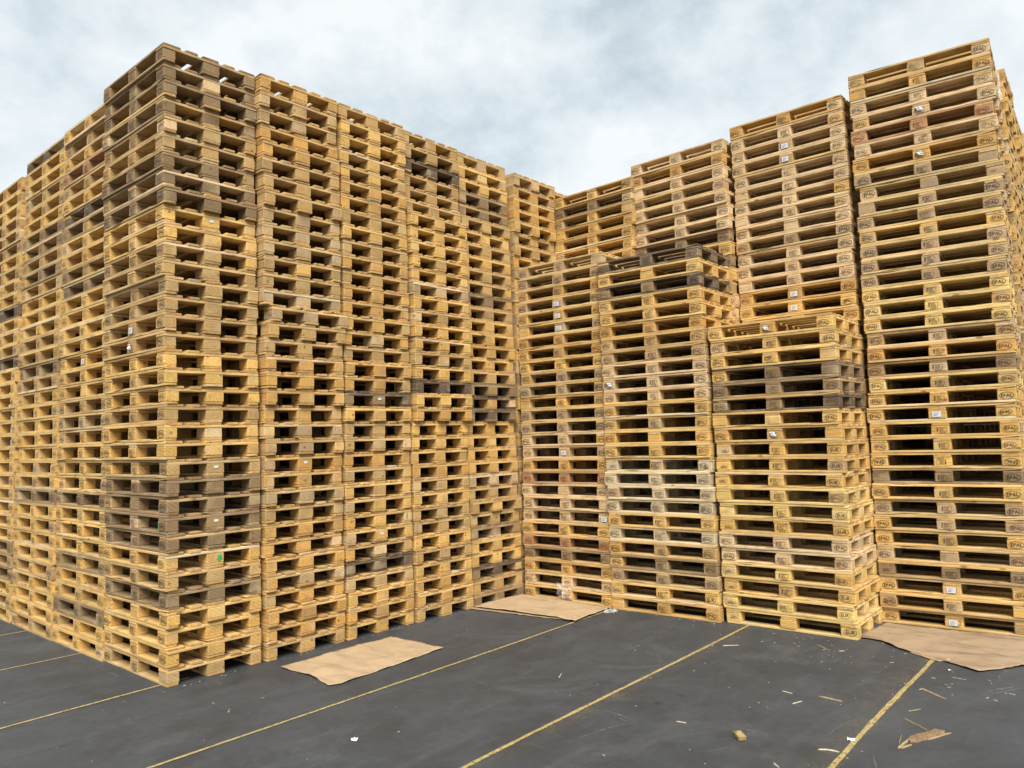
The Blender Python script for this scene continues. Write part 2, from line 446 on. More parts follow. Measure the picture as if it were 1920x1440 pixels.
def scrap_mesh(seed, w=0.045, h=0.045):
    r = random.Random(seed); n = 6; vs = []; fs = []
    for j in range(n):
        for i in range(n):
            u = (i / (n - 1) - 0.5) * w * r.uniform(0.85, 1.1); v = (j / (n - 1) - 0.5) * h * r.uniform(0.85, 1.1)
            vs.append((-abs(r.gauss(0, 0.006)), u + v * 0.3, v))
    for j in range(n - 1):
        for i in range(n - 1):
            if (i, j) in ((0, n - 2), (n - 2, 0)): continue
            a = j * n + i; fs.append((a, a + n, a + n + 1, a + 1))
    me = bpy.data.meshes.new('paper_scrap'); me.from_pydata(vs, [], fs); me.materials.append(M['paper']); return me
SCR = [scrap_mesh(i) for i in range(3)]
def oval_tag():
    n = 16; vs = []
    for i in range(n):
        a = 2 * math.pi * i / n; c, s = math.cos(a), math.sin(a)
        vs.append((0.020 * math.copysign(abs(c) ** 0.6, c), 0, 0.011 * math.copysign(abs(s) ** 0.6, s)))
    me = bpy.data.meshes.new('white_tag'); me.from_pydata(vs, [], [tuple(range(n))]); me.materials.append(M['paper']); return me
TAG = oval_tag()
def spray_mesh(seed, w, h, face):
    r = random.Random(seed); n = 18; pts = []
    for i in range(n):
        a = 2 * math.pi * i / n; k = r.uniform(0.35, 1.15)
        pts.append((w / 2 * k * math.cos(a), h / 2 * k * math.sin(a)))
    me = bpy.data.meshes.new('spray_paint')
    me.from_pydata([(0, -u, v) for u, v in pts] if face == 'front' else [(u, 0, v) for u, v in pts], [], [tuple(range(n))])
    me.materials.append(M['green']); return me

# ------------------------------------------------------------------ wood tones (albedo)
TONE = {   # board, block, label words
 'y': ((0.637, 0.416, 0.148), (0.629, 0.384, 0.112), 'yellow pine'),
 'Y': ((0.685, 0.488, 0.190), (0.685, 0.475, 0.162), 'bright yellow'),
 'p': ((0.653, 0.468, 0.260), (0.605, 0.426, 0.230), 'pale pine'),
 'W': ((0.637, 0.522, 0.326), (0.548, 0.446, 0.278), 'whitish'),
 't': ((0.514, 0.338, 0.142), (0.443, 0.285, 0.110), 'tan'),
 'o': ((0.551, 0.343, 0.122), (0.545, 0.307, 0.087), 'amber'),
 'r': ((0.454, 0.270, 0.133), (0.421, 0.213, 0.092), 'reddish brown'),
 'g': ((0.284, 0.193, 0.101), (0.236, 0.155, 0.077), 'weathered brown'),
 'k': ((0.591, 0.424, 0.196), (0.373, 0.255, 0.143), 'light boarded, dark blocked'),
 'c': ((0.530, 0.360, 0.151), (0.416, 0.289, 0.151), 'tan chipboard blocked'),
 'd': ((0.122, 0.085, 0.055), (0.119, 0.085, 0.057), 'dark grey'),
}
def jit(c, a, r=R):
    k = r.uniform(1 - a, 1 + a); h = r.uniform(-a, a) * 0.35
    return (min(0.9, c[0] * k * (1 - h * 0.3)), min(0.9, c[1] * k * (1 + h * 0.3)), min(0.9, c[2] * k * (1 + h)))

ORD = ['', 'first', 'second', 'third', 'fourth', 'fifth', 'sixth', 'seventh', 'eighth', 'ninth', 'tenth', 'eleventh', 'twelfth',
 'thirteenth', 'fourteenth', 'fifteenth', 'sixteenth', 'seventeenth', 'eighteenth', 'nineteenth', 'twentieth'] + \
 ['twenty-' + s for s in 'first second third fourth fifth sixth seventh eighth ninth'.split()] + ['thirtieth'] + \
 ['thirty-' + s for s in 'first second third fourth fifth sixth seventh eighth ninth'.split()]

def child(name, me, parent, loc, rz=0.0):
    o = bpy.data.objects.new(name, me); C.objects.link(o); o.parent = parent
    o.location = loc
    if rz: o.rotation_euler = (0, 0, rz)
    return o

def part_colors(tone, r):
    """per part colours of one pallet: mostly its tone, now and then an odd repaired board"""
    b, bl, _ = TONE[tone]
    res = []
    bb = jit(b, 0.07, r); kb = jit(bl, 0.09, r)
    for name, *_r in PARTS:
        if name == 'block':
            c = jit(kb, 0.13, r)
            if r.random() < 0.12: c = jit(TONE[r.choice('otyyptc')][1], 0.1, r)
        else:
            c = jit(bb, 0.10, r)
            if r.random() < 0.11: c = jit(TONE[r.choice('oyytppW')][0], 0.1, r)
            if name == 'stringer_board': c = (min(.85, c[0] * 1.08), min(.8, c[1] * 1.10), min(.7, c[2] * 1.15))
        if tone in 'gd' and r.random() < 0.16: c = tuple(a * 0.5 + b_ * 0.5 for a, b_ in zip(c, jit(TONE['t'][0 if name != 'block' else 1], 0.1, r)))
        res.append((*c, 1.0))
    return res

def make_pallet(loc, rz, tone, label, r, marks=None, tags=None, chip=False, flipped=False, tilt=(0, 0)):
    root = bpy.data.objects.new('wooden_pallet', None); C.objects.link(root)
    root.empty_display_size = 0.1
    root.location = loc; root.rotation_euler = (tilt[0], tilt[1], rz)
    tag(root, label, 'pallet', 'wooden pallets stacked in the yard')
    cols = part_colors(tone, r)
    blocks = {}
    for (name, x, y, z, mm), c in zip(PARTS, cols):
        if name == 'block':
            w_ = abs(x) < 0.1
            use_chip = chip and r.random() < 0.85
            mm = (CHW if w_ else CHN) if use_chip else (BLW if w_ else BLN)
        me = r.choice(mm)
        j = 0.0035 if name == 'block' else 0.002
        px, py = x + r.uniform(-j, j), y + r.uniform(-j, j)
        o = child(name, me, root, (px, py, z), r.uniform(-0.012, 0.012) if name == 'block' else r.uniform(-0.0022, 0.0022))
        o.color = c
        if name == 'block':
            blocks[(round(x, 2), round(y, 2))] = o
            if o.color[0] == 0: pass
    if marks:
        lm, rm, ink = marks
        # long side towards -x: left block (seen from outside) is at +y
        for key, y in ((lm, LY[2]), ('code', LY[1]), (rm, LY[0])):
            if key is None: continue
            if r.random() < 0.09: continue
            ik = ink if r.random() < 0.75 else r.choice(['black', 'brown', 'faint', 'red'])
            b = blocks[(-0.35, round(y, 2))]
            o = child('brand_stamp' if key != 'code' else 'code_stamp', r.choice(MK[key, ik]), b,
                      (-0.0536, r.uniform(-0.012, 0.012), HB / 2 + r.uniform(-0.004, 0.004)), 0)
            s_ = r.uniform(0.88, 1.05)
            o.rotation_euler = (r.gauss(0, 0.05) + (math.pi if flipped else 0), 0, 0)
            o.scale = (1, s_, s_)
    for t in (tags or []):
        if t == 'label':
            child('paper_label', LAB, blocks[(-0.35, 0.0)], (-0.0560, 0.004, HB / 2))
        elif t == 'label_right':
            child('paper_label', LAB, blocks[(-0.35, -0.53)], (-0.0560, 0.0, HB / 2))
        elif t == 'label_left':
            child('paper_label', LAB, blocks[(-0.35, 0.53)], (-0.0560, 0.0, HB / 2))
        elif t == 'scrap':
            child('paper_scrap', r.choice(SCR), blocks[(-0.35, 0.0)], (-0.0565, 0.01, HB / 2 + 0.01))
        elif t == 'scrap_left':
            child('paper_scrap', r.choice(SCR), blocks[(-0.35, 0.53)], (-0.0565, -0.02, HB / 2 + 0.01))
        elif t == 'tag':
            child('white_tag', TAG, blocks[(0.0, -0.53)], (0.0, -0.0765, HB / 2 + 0.012))
        elif t == 'spray_block':
            child('spray_paint', spray_mesh(3, 0.05, 0.075, 'side'), blocks[(0.0, -0.53)], (0.035, -0.0768, HB / 2))
        elif t == 'spray_corner':
            child('spray_paint', spray_mesh(4, 0.018, 0.09, 'front'), blocks[(-0.35, -0.53)], (-0.0540, 0.045, HB / 2 - 0.004))
        elif t == 'spray_end':
            child('spray_paint', spray_mesh(5, 0.016, 0.09, 'side'), blocks[(0.35, -0.53)], (-0.02, -0.0768, HB / 2))
    return root

# the rest of the pallets go into one mesh
many_v, many_f, many_lc, many_t, many_m = [], [], [], [], []
many_e = []
BOXF = [(0, 3, 2, 1), (4, 5, 6, 7), (0, 1, 5, 4), (1, 2, 6, 5), (2, 3, 7, 6), (3, 0, 4, 7)]
def add_many(loc, rz, tone, r, chip=False):
    cs, sn = math.cos(rz), math.sin(rz)
    for (name, x, y, z, mm), c in zip(PARTS, part_colors(tone, r)):
        if name == 'deck_board': sx, sy, sz, gr = (0.145 if abs(x) < .01 or abs(x) > .3 else 0.1), 1.2, TB, 'y'
        elif name == 'stringer_board': sx, sy, sz, gr = 0.8, 0.145, TB, 'x'
        elif name == 'bottom_board': sx, sy, sz, gr = (0.145 if abs(x) < .1 else 0.1), 1.2, TB, 'y'
        else: sx, sy, sz, gr = (0.145 if abs(x) < .1 else 0.1), 0.145, HB, 'y'
        j = 0.0035 if name == 'block' else 0.002
        px, py = x + r.uniform(-j, j), y + r.uniform(-j, j)
        k = len(many_v); off = (r.uniform(0, 90), r.uniform(0, 90), r.uniform(0, 50))
        for (ux, uy, uz) in ((-1, -1, 0), (1, -1, 0), (1, 1, 0), (-1, 1, 0), (-1, -1, 1), (1, -1, 1), (1, 1, 1), (-1, 1, 1)):
            lx, ly, lz = ux * sx / 2, uy * sy / 2, uz * sz
            X, Yy = px + lx, py + ly
            many_v.append((loc[0] + X * cs - Yy * sn, loc[1] + X * sn + Yy * cs, loc[2] + z + lz))
            a, b = (lx, ly) if gr == 'x' else (ly, lx)
            many_lc.append((a + off[0], b + off[1], lz + off[2])); many_t.append(c)
        mi = 0 if name != 'block' else (2 if chip and r.random() < 0.85 else 1)
        for q, f in enumerate(BOXF):
            many_f.append(tuple(k + i for i in f)); many_m.append(mi)
            many_e.append(1.0 if name != 'block' and q in ((3, 5) if gr == 'x' else (2, 4)) else 0.0)

# ------------------------------------------------------------------ the stacks
# name, words, n, base corner, top corner (nearest corner of the pallet: min x, min y), yaw base, yaw top, tones from the top, marked side, individual rows from the top
def tones(s, n):
    s = s.replace(' ', '')
    r = random.Random(len(s) + n)
    while len(s) < n: s += r.choice('ttyoyctpyg')
    return s[:n]
STK = [
 dict(k='L0', w='the tall corner stack at left', n=35, b=(0.035, 0.025), t=(-0.045, -0.005), y0=0.0, y1=0.0, pitch=0.14455,
      s='ggggttggg yyttttttyy ytyytggg gytgyyytt', mk='brown', rows=range(1, 36),
      tags={10: ['tag'], 24: ['tag'], 27: ['tag', 'spray_corner'], 29: ['spray_block'], 16: ['label'], 17: ['scrap']},
      chips=(15, 16, 17, 20, 21)),
 dict(k='L1', w='the first stack right of the corner one', n=35, b=(0.868, 0.0), t=(0.776, -0.092), y0=0.0, y1=0.0, pitch=0.1446,
      s='ottootttccc tt cct toooo cc oo c t ooo c ooo', mk=None, rows=range(1, 36), tags={24: ['tag']}, chips=(9, 10, 11, 14, 15, 24, 27, 32), out={15: (0.05, -0.03), 16: (0.03, -0.02)}),
 dict(k='L2', w='the second stack right of the corner one', n=35, b=(1.700, 0.0), t=(1.603, -0.085), y0=0.0, y1=0.0, pitch=0.1446,
      s='tyyytootyt otooyotoo d yttot yyoyt d tyoytoy', mk=None, rows=range(1, 36), tags={20: ['tag'], 28: ['spray_end'], 29: ['tag']}, chips=(12,)),
 dict(k='L3', w='the third stack right of the corner one', n=35, b=(2.530, -0.015), t=(2.428, -0.055), y0=0.0, y1=0.0, pitch=0.1445,
      s='ttdttt yyyyypytyyty d yoyyyotyttytyootyt', mk=None, rows=range(1, 36), tags={}, bundle=(7, 0.02, -0.075)),
 dict(k='L4', w='', n=35, b=(3.35, -0.02), t=(3.262, 0.0), y0=0.0, y1=0.0, pitch=0.1444,
      s='tyyggtytytt gtyyoytgdd yyyyptttgyydtgt', mk=None, rows=(), tags={}),
 dict(k='L5', w='', n=35, b=(4.19, 0.03), t=(4.225, 0.03), y0=0.0, y1=0.0, pitch=0.1442,
      s='ttooyttooyyo', mk=None, rows=(), tags={}),
 dict(k='L6', w='', n=35, b=(5.05, 0.1), t=(5.06, 0.1), y0=0.0, y1=0.0, pitch=0.1442, s='oyyoooyo', mk=None, rows=(), tags={}),
 dict(k='A1', w='the stack left of the corner one', n=35, b=(0.015, 1.235), t=(0.07, 1.235), y0=0.0, y1=0.0, pitch=0.1444,
      s='ytyrtydgyoggyyyyyyytcyyyygyyygyygyyy', mk='brown', rows=range(16, 30), tags={17: ['label']}),
 dict(k='A2', w='', n=35, b=(-0.01, 2.45), t=(0.08, 2.46), y0=0.0, y1=0.0, pitch=0.1444,
      s='dyytyy ggtgtyyyttgtyyyyyyygyyyytyyyt', mk='faint', rows=(), tags={}),
 dict(k='A3', w='', n=34, b=(-0.02, 3.665), t=(0.04, 3.68), y0=0.0, y1=0.0, pitch=0.1444,
      s='oyytttytyydyytdyyyyyyyyyyoyygtgytytyy', mk='faint', rows=(), tags={}),
 dict(k='s1', w='the leftmost low stack', n=27, b=(4.16, -1.235), t=(4.30, -1.16), y0=0.02, y1=0.02, pitch=0.14335,
      s='kkokykooykkykkpporpppyrgopy', mk='brown', rows=range(1, 28), tags={4: ['label'], 5: ['label'], 6: ['label'], 16: ['label'], 21: ['label_right']}, red=(3, 7, 8, 18, 23, 25), blk=(5,)),
 dict(k='s2', w='the middle low stack', n=26, b=(4.215, -2.445), t=(4.30, -2.355), y0=0.06, y1=0.05, pitch=0.1434,
      s='dydyyotcpppyyyyWWWWyWtgkyo', mk='brown', rows=range(1, 27), tags={10: ['scrap_left']}, red=(8, 11, 26), blk=(10, 12, 16), uic=(16, 25), chips=(7, 8, 24)),
 dict(k='s3', w='the lowest front stack', n=20, b=(4.29, -3.665), t=(4.335, -3.615), y0=0.03, y1=0.03, pitch=0.1434,
      s='yyyggdyyyyyYYyppYyYY', mk='brown', rows=range(1, 21), tags={1: ['scrap'], 8: ['scrap'], 15: [], 16: []}, uic=(9, 10, 11, 13, 14, 17, 18, 19, 20), red=(12, 16), blk=()),
 dict(k='T4', w='the tallest stack, far right', n=37, b=(5.175, -4.855), t=(5.245, -4.83), y0=0.08, y1=0.09, pitch=0.1438,
      s='topprpokkkkykkkYYYpogYyyyyygykkykgyyyy', mk='black', rows=range(1, 38), tags={4: ['scrap'], 7: ['scrap'], 24: ['label'], 35: ['label'], 37: ['label']}, red=(5, 20, 25, 26, 31, 37), uic=(34,), flip=(27,), chips=(8, 9, 10, 29, 30, 32)),
 dict(k='T3', w='the stack behind the lowest one', n=36, b=(5.11, -3.63), t=(5.165, -3.54), y0=0.02, y1=0.0, pitch=0.1438,
      s='oppppppppkpppoyykyy', mk='brown', rows=range(1, 18), tags={3: ['label'], 4: ['label'], 14: ['label'], 15: ['label']}, red=(13, 14), chips=(10,)),
 dict(k='T2', w='the stack behind the middle low one', n=35, b=(5.05, -2.405), t=(5.04, -2.325), y0=0.0, y1=-0.03, pitch=0.1440,
      s='popkpppgyg', mk='brown', rows=range(1, 11), tags={}, blk=(6, 8)),
 dict(k='T1', w='the stack behind the leftmost low one', n=34, b=(5.03, -1.19), t=(5.00, -1.15), y0=0.0, y1=-0.04, pitch=0.1440,
      s='tgtyoyoyc', mk='brown', rows=range(1, 10), tags={8: ['label_left']}),
 # rows behind
 dict(k='B4', w='', n=37, b=(6.00, -4.80), t=(6.075, -4.815), y0=0.05, y1=0.05, pitch=0.1438, s='oyyoypy', mk='brown', rows=(), tags={}),
 dict(k='C4', w='', n=36, b=(6.84, -4.77), t=(6.915, -4.775), y0=0.05, y1=0.05, pitch=0.1438, s='oyyoypy', mk=None, rows=(), tags={}),
 dict(k='D4', w='', n=36, b=(7.69, -4.74), t=(7.76, -4.74), y0=0.05, y1=0.05, pitch=0.1438, s='ytpoypy', mk=None, rows=(), tags={}),
 dict(k='E4', w='', n=36, b=(8.55, -4.7), t=(8.62, -4.7), y0=0.05, y1=0.05, pitch=0.1438, s='ytpoypy', mk=None, rows=(), tags={}),
 dict(k='B3', w='', n=35, b=(5.98, -3.62), t=(6.02, -3.60), y0=0.0, y1=0.0, pitch=0.1438, s='t', mk=None, rows=(), tags={}),
 dict(k='B2', w='', n=34, b=(5.92, -2.39), t=(5.95, -2.37), y0=0.0, y1=0.0, pitch=0.1438, s='t', mk=None, rows=(), tags={}),
 dict(k='B1', w='', n=33, b=(5.90, -1.17), t=(5.90, -1.15), y0=0.0, y1=0.0, pitch=0.1438, s='t', mk=None, rows=(), tags={}),
]
# second line of the left block, seen only through the fork openings
for i in range(1, 6):
    STK.append(dict(k='I%d' % i, w='', n=34, b=(0.86 + (i - 1) * 0.83, 1.27), t=(0.85 + (i - 1) * 0.83, 1.27), y0=0, y1=0, pitch=0.1444, s='t', mk=None, rows=(), tags={}))
for i in range(2, 4):
    STK.append(dict(k='J%d' % i, w='', n=33, b=(0.87, 1.27 + (i - 1) * 1.24), t=(0.92, 1.27 + (i - 1) * 1.24), y0=0, y1=0, pitch=0.1444, s='t', mk=None, rows=(), tags={}))

many_stamps = []
TOPS = {}
for s in STK:
    r = random.Random(s['k'])
    n = s['n']; tn = tones(s['s'], n)
    wx = wy = 0.0
    for i in range(n):                       # i from the ground up
        row = n - i                          # row counted from the top
        f = i / (n - 1)
        cx = s['b'][0] + (s['t'][0] - s['b'][0]) * f; cy = s['b'][1] + (s['t'][1] - s['b'][1]) * f
        ya = s['y0'] + (s['y1'] - s['y0']) * f
        jx, jy, jr = max(-.012, min(.012, r.gauss(0, 0.0055))), r.gauss(0, 0.008) + (r.random() < 0.06) * r.uniform(-0.025, 0.025), r.gauss(0, 0.004)
        if i % 15 == 0: wx, wy = r.uniform(-0.006, 0.006), r.uniform(-0.015, 0.015)
        if 'bundle' in s and row >= s['bundle'][0] and row < s['bundle'][0] + 15: jx += s['bundle'][1]; jy += s['bundle'][2] * 0.8
        if 'out' in s and row in s['out']: jx += s['out'][row][0]; jy += s['out'][row][1]
        cx += jx + wx * 0.7; cy += jy + wy; ya += jr
        cxx = cx + 0.4 * math.cos(ya) - 0.6 * math.sin(ya); cyy = cy + 0.4 * math.sin(ya) + 0.6 * math.cos(ya)
        z = 0.0045 * (s['k'][0] in 'xx') + i * s['pitch'] + 0.001
        tone = tn[row - 1]
        chip = row in s.get('chips', ()) or tone in 'kc' and r.random() < 0.7 or r.random() < 0.06
        if row in s['rows']:
            lab = '%s pallet, %s from top of %s' % (TONE[tone][2], ORD[row], s['w'])
            if row == 1: lab = '%s pallet lying on top of %s' % (TONE[tone][2], s['w'])
            marks = None
            if s['mk']:
                ink = 'red' if row in s.get('red', ()) else 'black' if row in s.get('blk', ()) else s['mk']
                if ink == 'black' and s['mk'] == 'black' and tone in 'tp': ink = r.choice(['brown', 'faint'])
                if tone == 'd': ink = 'faint'
                marks = ('uic', 'eur', 'black' if s['k'] == 's2' else 'brown') if row in s.get('uic', ()) else ('epal', 'epal', ink)
            make_pallet((cxx, cyy, z), ya, tone, lab, r, marks, s['tags'].get(row), chip, row in s.get('flip', ()),
                        (r.uniform(-1, 1) * 0.0004, r.uniform(-1, 1) * 0.0005))
        else:
            add_many((cxx, cyy, z), ya, tone, r, chip)
            if s['mk']:
                for yy, key in ((LY[2], 'epal'), (LY[1], 'code'), (LY[0], 'epal')):
                    many_stamps.append((cxx, cyy, z, ya, yy, key, r.choice(['faint', 'brown'])))

def finish_many():
    me = bpy.data.meshes.new('wooden_pallets'); me.from_pydata(many_v, [], many_f)
    for k in ('board_s', 'block_s', 'chip_s'): me.materials.append(M[k])
    for kk in ('faint', 'brown'): me.materials.append(ST[kk])
    return me
# stamps of the far pallets
for (cx, cy, z, ya, yy, key, ink) in many_stamps:
    gv, gf = G_EPAL if key == 'epal' else code_geo(1)
    k = len(many_v); cs, sn = math.cos(ya), math.sin(ya)
    for u, v in gv:
        X, Yy = -0.4045, yy - u
        many_v.append((cx + X * cs - Yy * sn, cy + X * sn + Yy * cs, z + TB + HB / 2 + v)); many_lc.append((0, 0, 0)); many_t.append((0, 0, 0, 1))
    for f in gf: many_f.append(tuple(i + k for i in f)); many_e.append(0.0); many_m.append(3 if ink == 'faint' else 4)
me = finish_many()
at = me.attributes.new('lc', 'FLOAT_VECTOR', 'POINT'); at.data.foreach_set('vector', [c for v in many_lc for c in v])
at = me.attributes.new('tint', 'FLOAT_COLOR', 'POINT'); at.data.foreach_set('color', [c for v in many_t for c in v])
me.polygons.foreach_set('material_index', many_m)
at = me.attributes.new('endgrain', 'FLOAT', 'FACE'); at.data.foreach_set('value', many_e)
o = bpy.data.objects.new('wooden_pallets', me); C.objects.link(o)
tag(o, 'tightly packed far and inner wooden pallets making up the rest of the stacks', 'pallets', None, 'stuff')

# ------------------------------------------------------------------ kraft paper sheets
def kraft_mat(name, base, dirt):
    g = G(name)
    t = g.n('ShaderNodeTexCoord'); v = t.outputs['Object']
    n = g.noise(v, 3.0, 6, 0.6, 0.4); f = g.rng(g.noise(v, 90, 3), 0.3, 0.7, 0.94, 1.06)
    rgb = g.mix(g.math('MULTIPLY', g.rng(n, 0.45, 0.7, 0, 1), dirt), (*base, 1), (0.25, 0.17, 0.105, 1))
    st = g.noise(g.mul(v, (6, 1.6, 1)), 1.3, 6, 0.65, 0.5)
    rgb = g.mix(g.math('MULTIPLY', g.rng(st, 0.50, 0.66, 0, 1), dirt), rgb, (0.16, 0.11, 0.075, 1))
    g.put(g.b.inputs['Base Color'], g.scale(rgb, f)); g.b.inputs['Roughness'].default_value = 0.72
    g.b.inputs['Specular IOR Level'].default_value = 0.25
    g.bump(g.noise(v, 9, 5, 0.6, 0.8), 0.5, 0.012)
    return g.m
KM = kraft_mat('kraft_paper', (0.415, 0.305, 0.185), 0.35)
KD = kraft_mat('dirty_kraft_paper', (0.325, 0.238, 0.152), 0.8)
def sheet(name, poly, z, mat, label, lift=0.006, seed=1, thick=0.0025, bumps=(), res=0.03, edge=0.012):
    r = random.Random(seed)
    # torn, slightly wavy outline
    pts = []
    for i, (x, y) in enumerate(poly):
        x2, y2 = poly[(i + 1) % len(poly)]; L = math.hypot(x2 - x, y2 - y); n = max(1, int(L / 0.035))
        for k in range(n):
            t = k / n; j = 0 if k == 0 else edge * 0.35
            pts.append((x + (x2 - x) * t + r.uniform(-j, j), y + (y2 - y) * t + r.uniform(-j, j)))
    def inside(px, py):
        c = False
        for i in range(len(pts)):
            x1, y1 = pts[i]; x2, y2 = pts[i - 1]
            if (y1 > py) != (y2 > py) and px < (x2 - x1) * (py - y1) / (y2 - y1) + x1: c = not c
        return c
    def edist(px, py): return min(math.hypot(px - a, py - b) for a, b in pts)
    from mathutils import geometry
    vs = [Vector(p) for p in pts]; ne = len(vs)
    xs = [p[0] for p in pts]; ys = [p[1] for p in pts]
    x = min(xs)
    while x < max(xs):
        y = min(ys)
        while y < max(ys):
            p = (x + r.uniform(-1, 1) * res * 0.3, y + r.uniform(-1, 1) * res * 0.3)
            if inside(*p) and edist(*p) > res * 0.55: vs.append(Vector(p))
            y += res
        x += res
    edges = [(i, (i + 1) % ne) for i in range(ne)]
    ov, oe, of, _, _, _ = geometry.delaunay_2d_cdt(vs, edges, [list(range(ne))], 1, 1e-5)
    from mathutils import noise as mn
    def h(px, py):
        d = edist(px, py)
        a = mn.noise(Vector((px * 2.2 + seed * 7, py * 2.2, 0.0))) * 0.5 + 0.5
        b = mn.noise(Vector((px * 7 + seed, py * 7, 3.0)))
        cr = abs(mn.noise(Vector((px * 3.1, py * 4.7 + seed, 9.0))))
        hh = lift * (0.6 * a + 0.35 * b + 0.4 + 1.1 * max(0, 0.12 - cr) / 0.12 * 0.5)
        hh += lift * 0.9 * math.exp(-d / 0.03) * max(0, mn.noise(Vector((px * 5, py * 5, seed + 1.0))) + 0.25)
        for bx, by, br, bh in bumps: hh += bh * math.exp(-((px - bx) ** 2 + (py - by) ** 2) / br ** 2)
        return z + max(0.001, hh)
    bm = bmesh.new()
    V = [bm.verts.new((p.x, p.y, h(p.x, p.y) + thick)) for p in ov]
    W_ = [bm.verts.new((v.co.x, v.co.y, v.co.z - thick)) for v in V]
    for f in of:
        a = [V[i] for i in f]
        n_ = (a[1].co - a[0].co).cross(a[2].co - a[0].co)
        if n_.z < 0: a.reverse()
        fa = bm.faces.new(a); fa.smooth = True
        ind = [W_[V.index(q)] for q in reversed(a)] if False else None
    idx = {v: i for i, v in enumerate(V)}
    for fa in list(bm.faces):
        q = [W_[idx[v]] for v in reversed(fa.verts[:])]; bm.faces.new(q).smooth = True
    be = [e for e in bm.edges if len(e.link_faces) == 1 and e.verts[0] in idx and e.verts[1] in idx]
    for e_ in be:
        a, b = e_.verts; lf = e_.link_faces[0]
        vl = lf.verts[:]; ia = vl.index(a)
        if vl[(ia + 1) % len(vl)] == b: bm.faces.new((b, a, W_[idx[a]], W_[idx[b]]))
        else: bm.faces.new((a, b, W_[idx[b]], W_[idx[a]]))
    me = bpy.data.meshes.new(name); bm.to_mesh(me); bm.free(); me.materials.append(mat)
    o = bpy.data.objects.new(name, me); C.objects.link(o)
    tag(o, label, 'paper sheet', 'brown paper sheets on the ground')
    return o
sheet('paper_sheet', [(0.845, -0.225), (0.86, -0.62), (0.80, -0.955), (0.89, -0.99), (1.45, -0.95), (2.035, -0.90), (2.03, -0.5), (2.005, -0.21), (1.4, -0.20)], 0.0, KM,
      'clean tan kraft paper sheet lying alone on the asphalt left of centre', 0.008, 3, bumps=((0.98, -0.62, 0.10, 0.028), (0.95, -0.85, 0.06, 0.012)))
sheet('paper_sheet', [(3.27, 0.0), (3.36, -0.55), (3.45, -1.20), (4.05, -1.22), (4.10, -0.6), (4.09, -0.04)], 0.0, KD,
      'lower torn kraft paper sheet peeping out under another beside the leftmost low stack', 0.006, 11)
sheet('paper_sheet', [(3.33, 0.0), (3.40, -0.5), (3.44, -1.0), (3.43, -1.30), (4.08, -1.25), (4.115, -0.6), (4.10, -0.03), (3.7, 0.0)], 0.016, KM,
      'tan kraft paper sheet on top, at the foot of the leftmost low stack', 0.008, 5)
sheet('paper_sheet', [(4.40, -3.62), (4.37, -3.85), (4.20, -4.05), (4.12, -4.22), (4.03, -4.42), (3.90, -4.65), (4.08, -4.78), (4.35, -4.95), (4.75, -5.15), (5.12, -5.1), (5.14, -4.84), (5.08, -4.3), (5.04, -3.70), (4.85, -3.70), (4.6, -3.64)], 0.002, KD,
      'large dirty crumpled kraft paper sheet in front of the tallest stack', 0.010, 8, res=0.035)
sheet('paper_sheet', [(4.16, -4.12), (4.04, -4.30), (4.02, -4.36), (4.10, -4.44), (4.22, -4.35), (4.28, -4.2)], 0.0, KM,
      'small pale folded corner sticking out beneath the large crumpled sheet', 0.004, 9, thick=0.006)

# ------------------------------------------------------------------ film scraps
def film(name, cx, cy, cz, w_, d, hgt, label, seed, upright=False, rz=0.0):
    from mathutils import noise as mn
    r = random.Random(seed); n = 16; vs = []; fs = []
    for j in range(n):
        for i in range(n):
            u, v = i / (n - 1) - 0.5, j / (n - 1) - 0.5
            ed = 1 + 0.25 * mn.noise(Vector((u * 6 + seed, v * 6, 0)))
            q = abs(mn.noise(Vector((u * 3.5, v * 3.5, seed)))) * 2 * hgt
            if upright: vs.append((-q, u * w_ * ed + 0.1 * v * w_, v * d * ed))
            else: vs.append((u * w_ * ed, v * d * ed, q + 0.002))
    for j in range(n - 1):
        for i in range(n - 1): a = j * n + i; fs.append((a, a + 1, a + n + 1, a + n))
    o = mesh_obj(name, vs, fs, M['film'], smooth=True); o.location = (cx, cy, cz); o.rotation_euler = (0, 0, rz)
    tag(o, label, 'plastic film'); return o
film('plastic_film', 4.02, -1.32, 0.0, 0.16, 0.13, 0.02, 'crumpled whitish plastic film on the asphalt beside the paper sheet corner', 2, rz=0.4)
film('plastic_film', 4.145, -0.62, 0.12, 0.20, 0.16, 0.02, 'clear plastic film hanging at the foot of the leftmost low stack', 5, True)
film('plastic_film', 5.62, -4.81, 5.00, 0.16, 0.26, 0.02, 'torn white plastic film hanging at the top side of the tallest stack', 9, True, math.pi / 2)

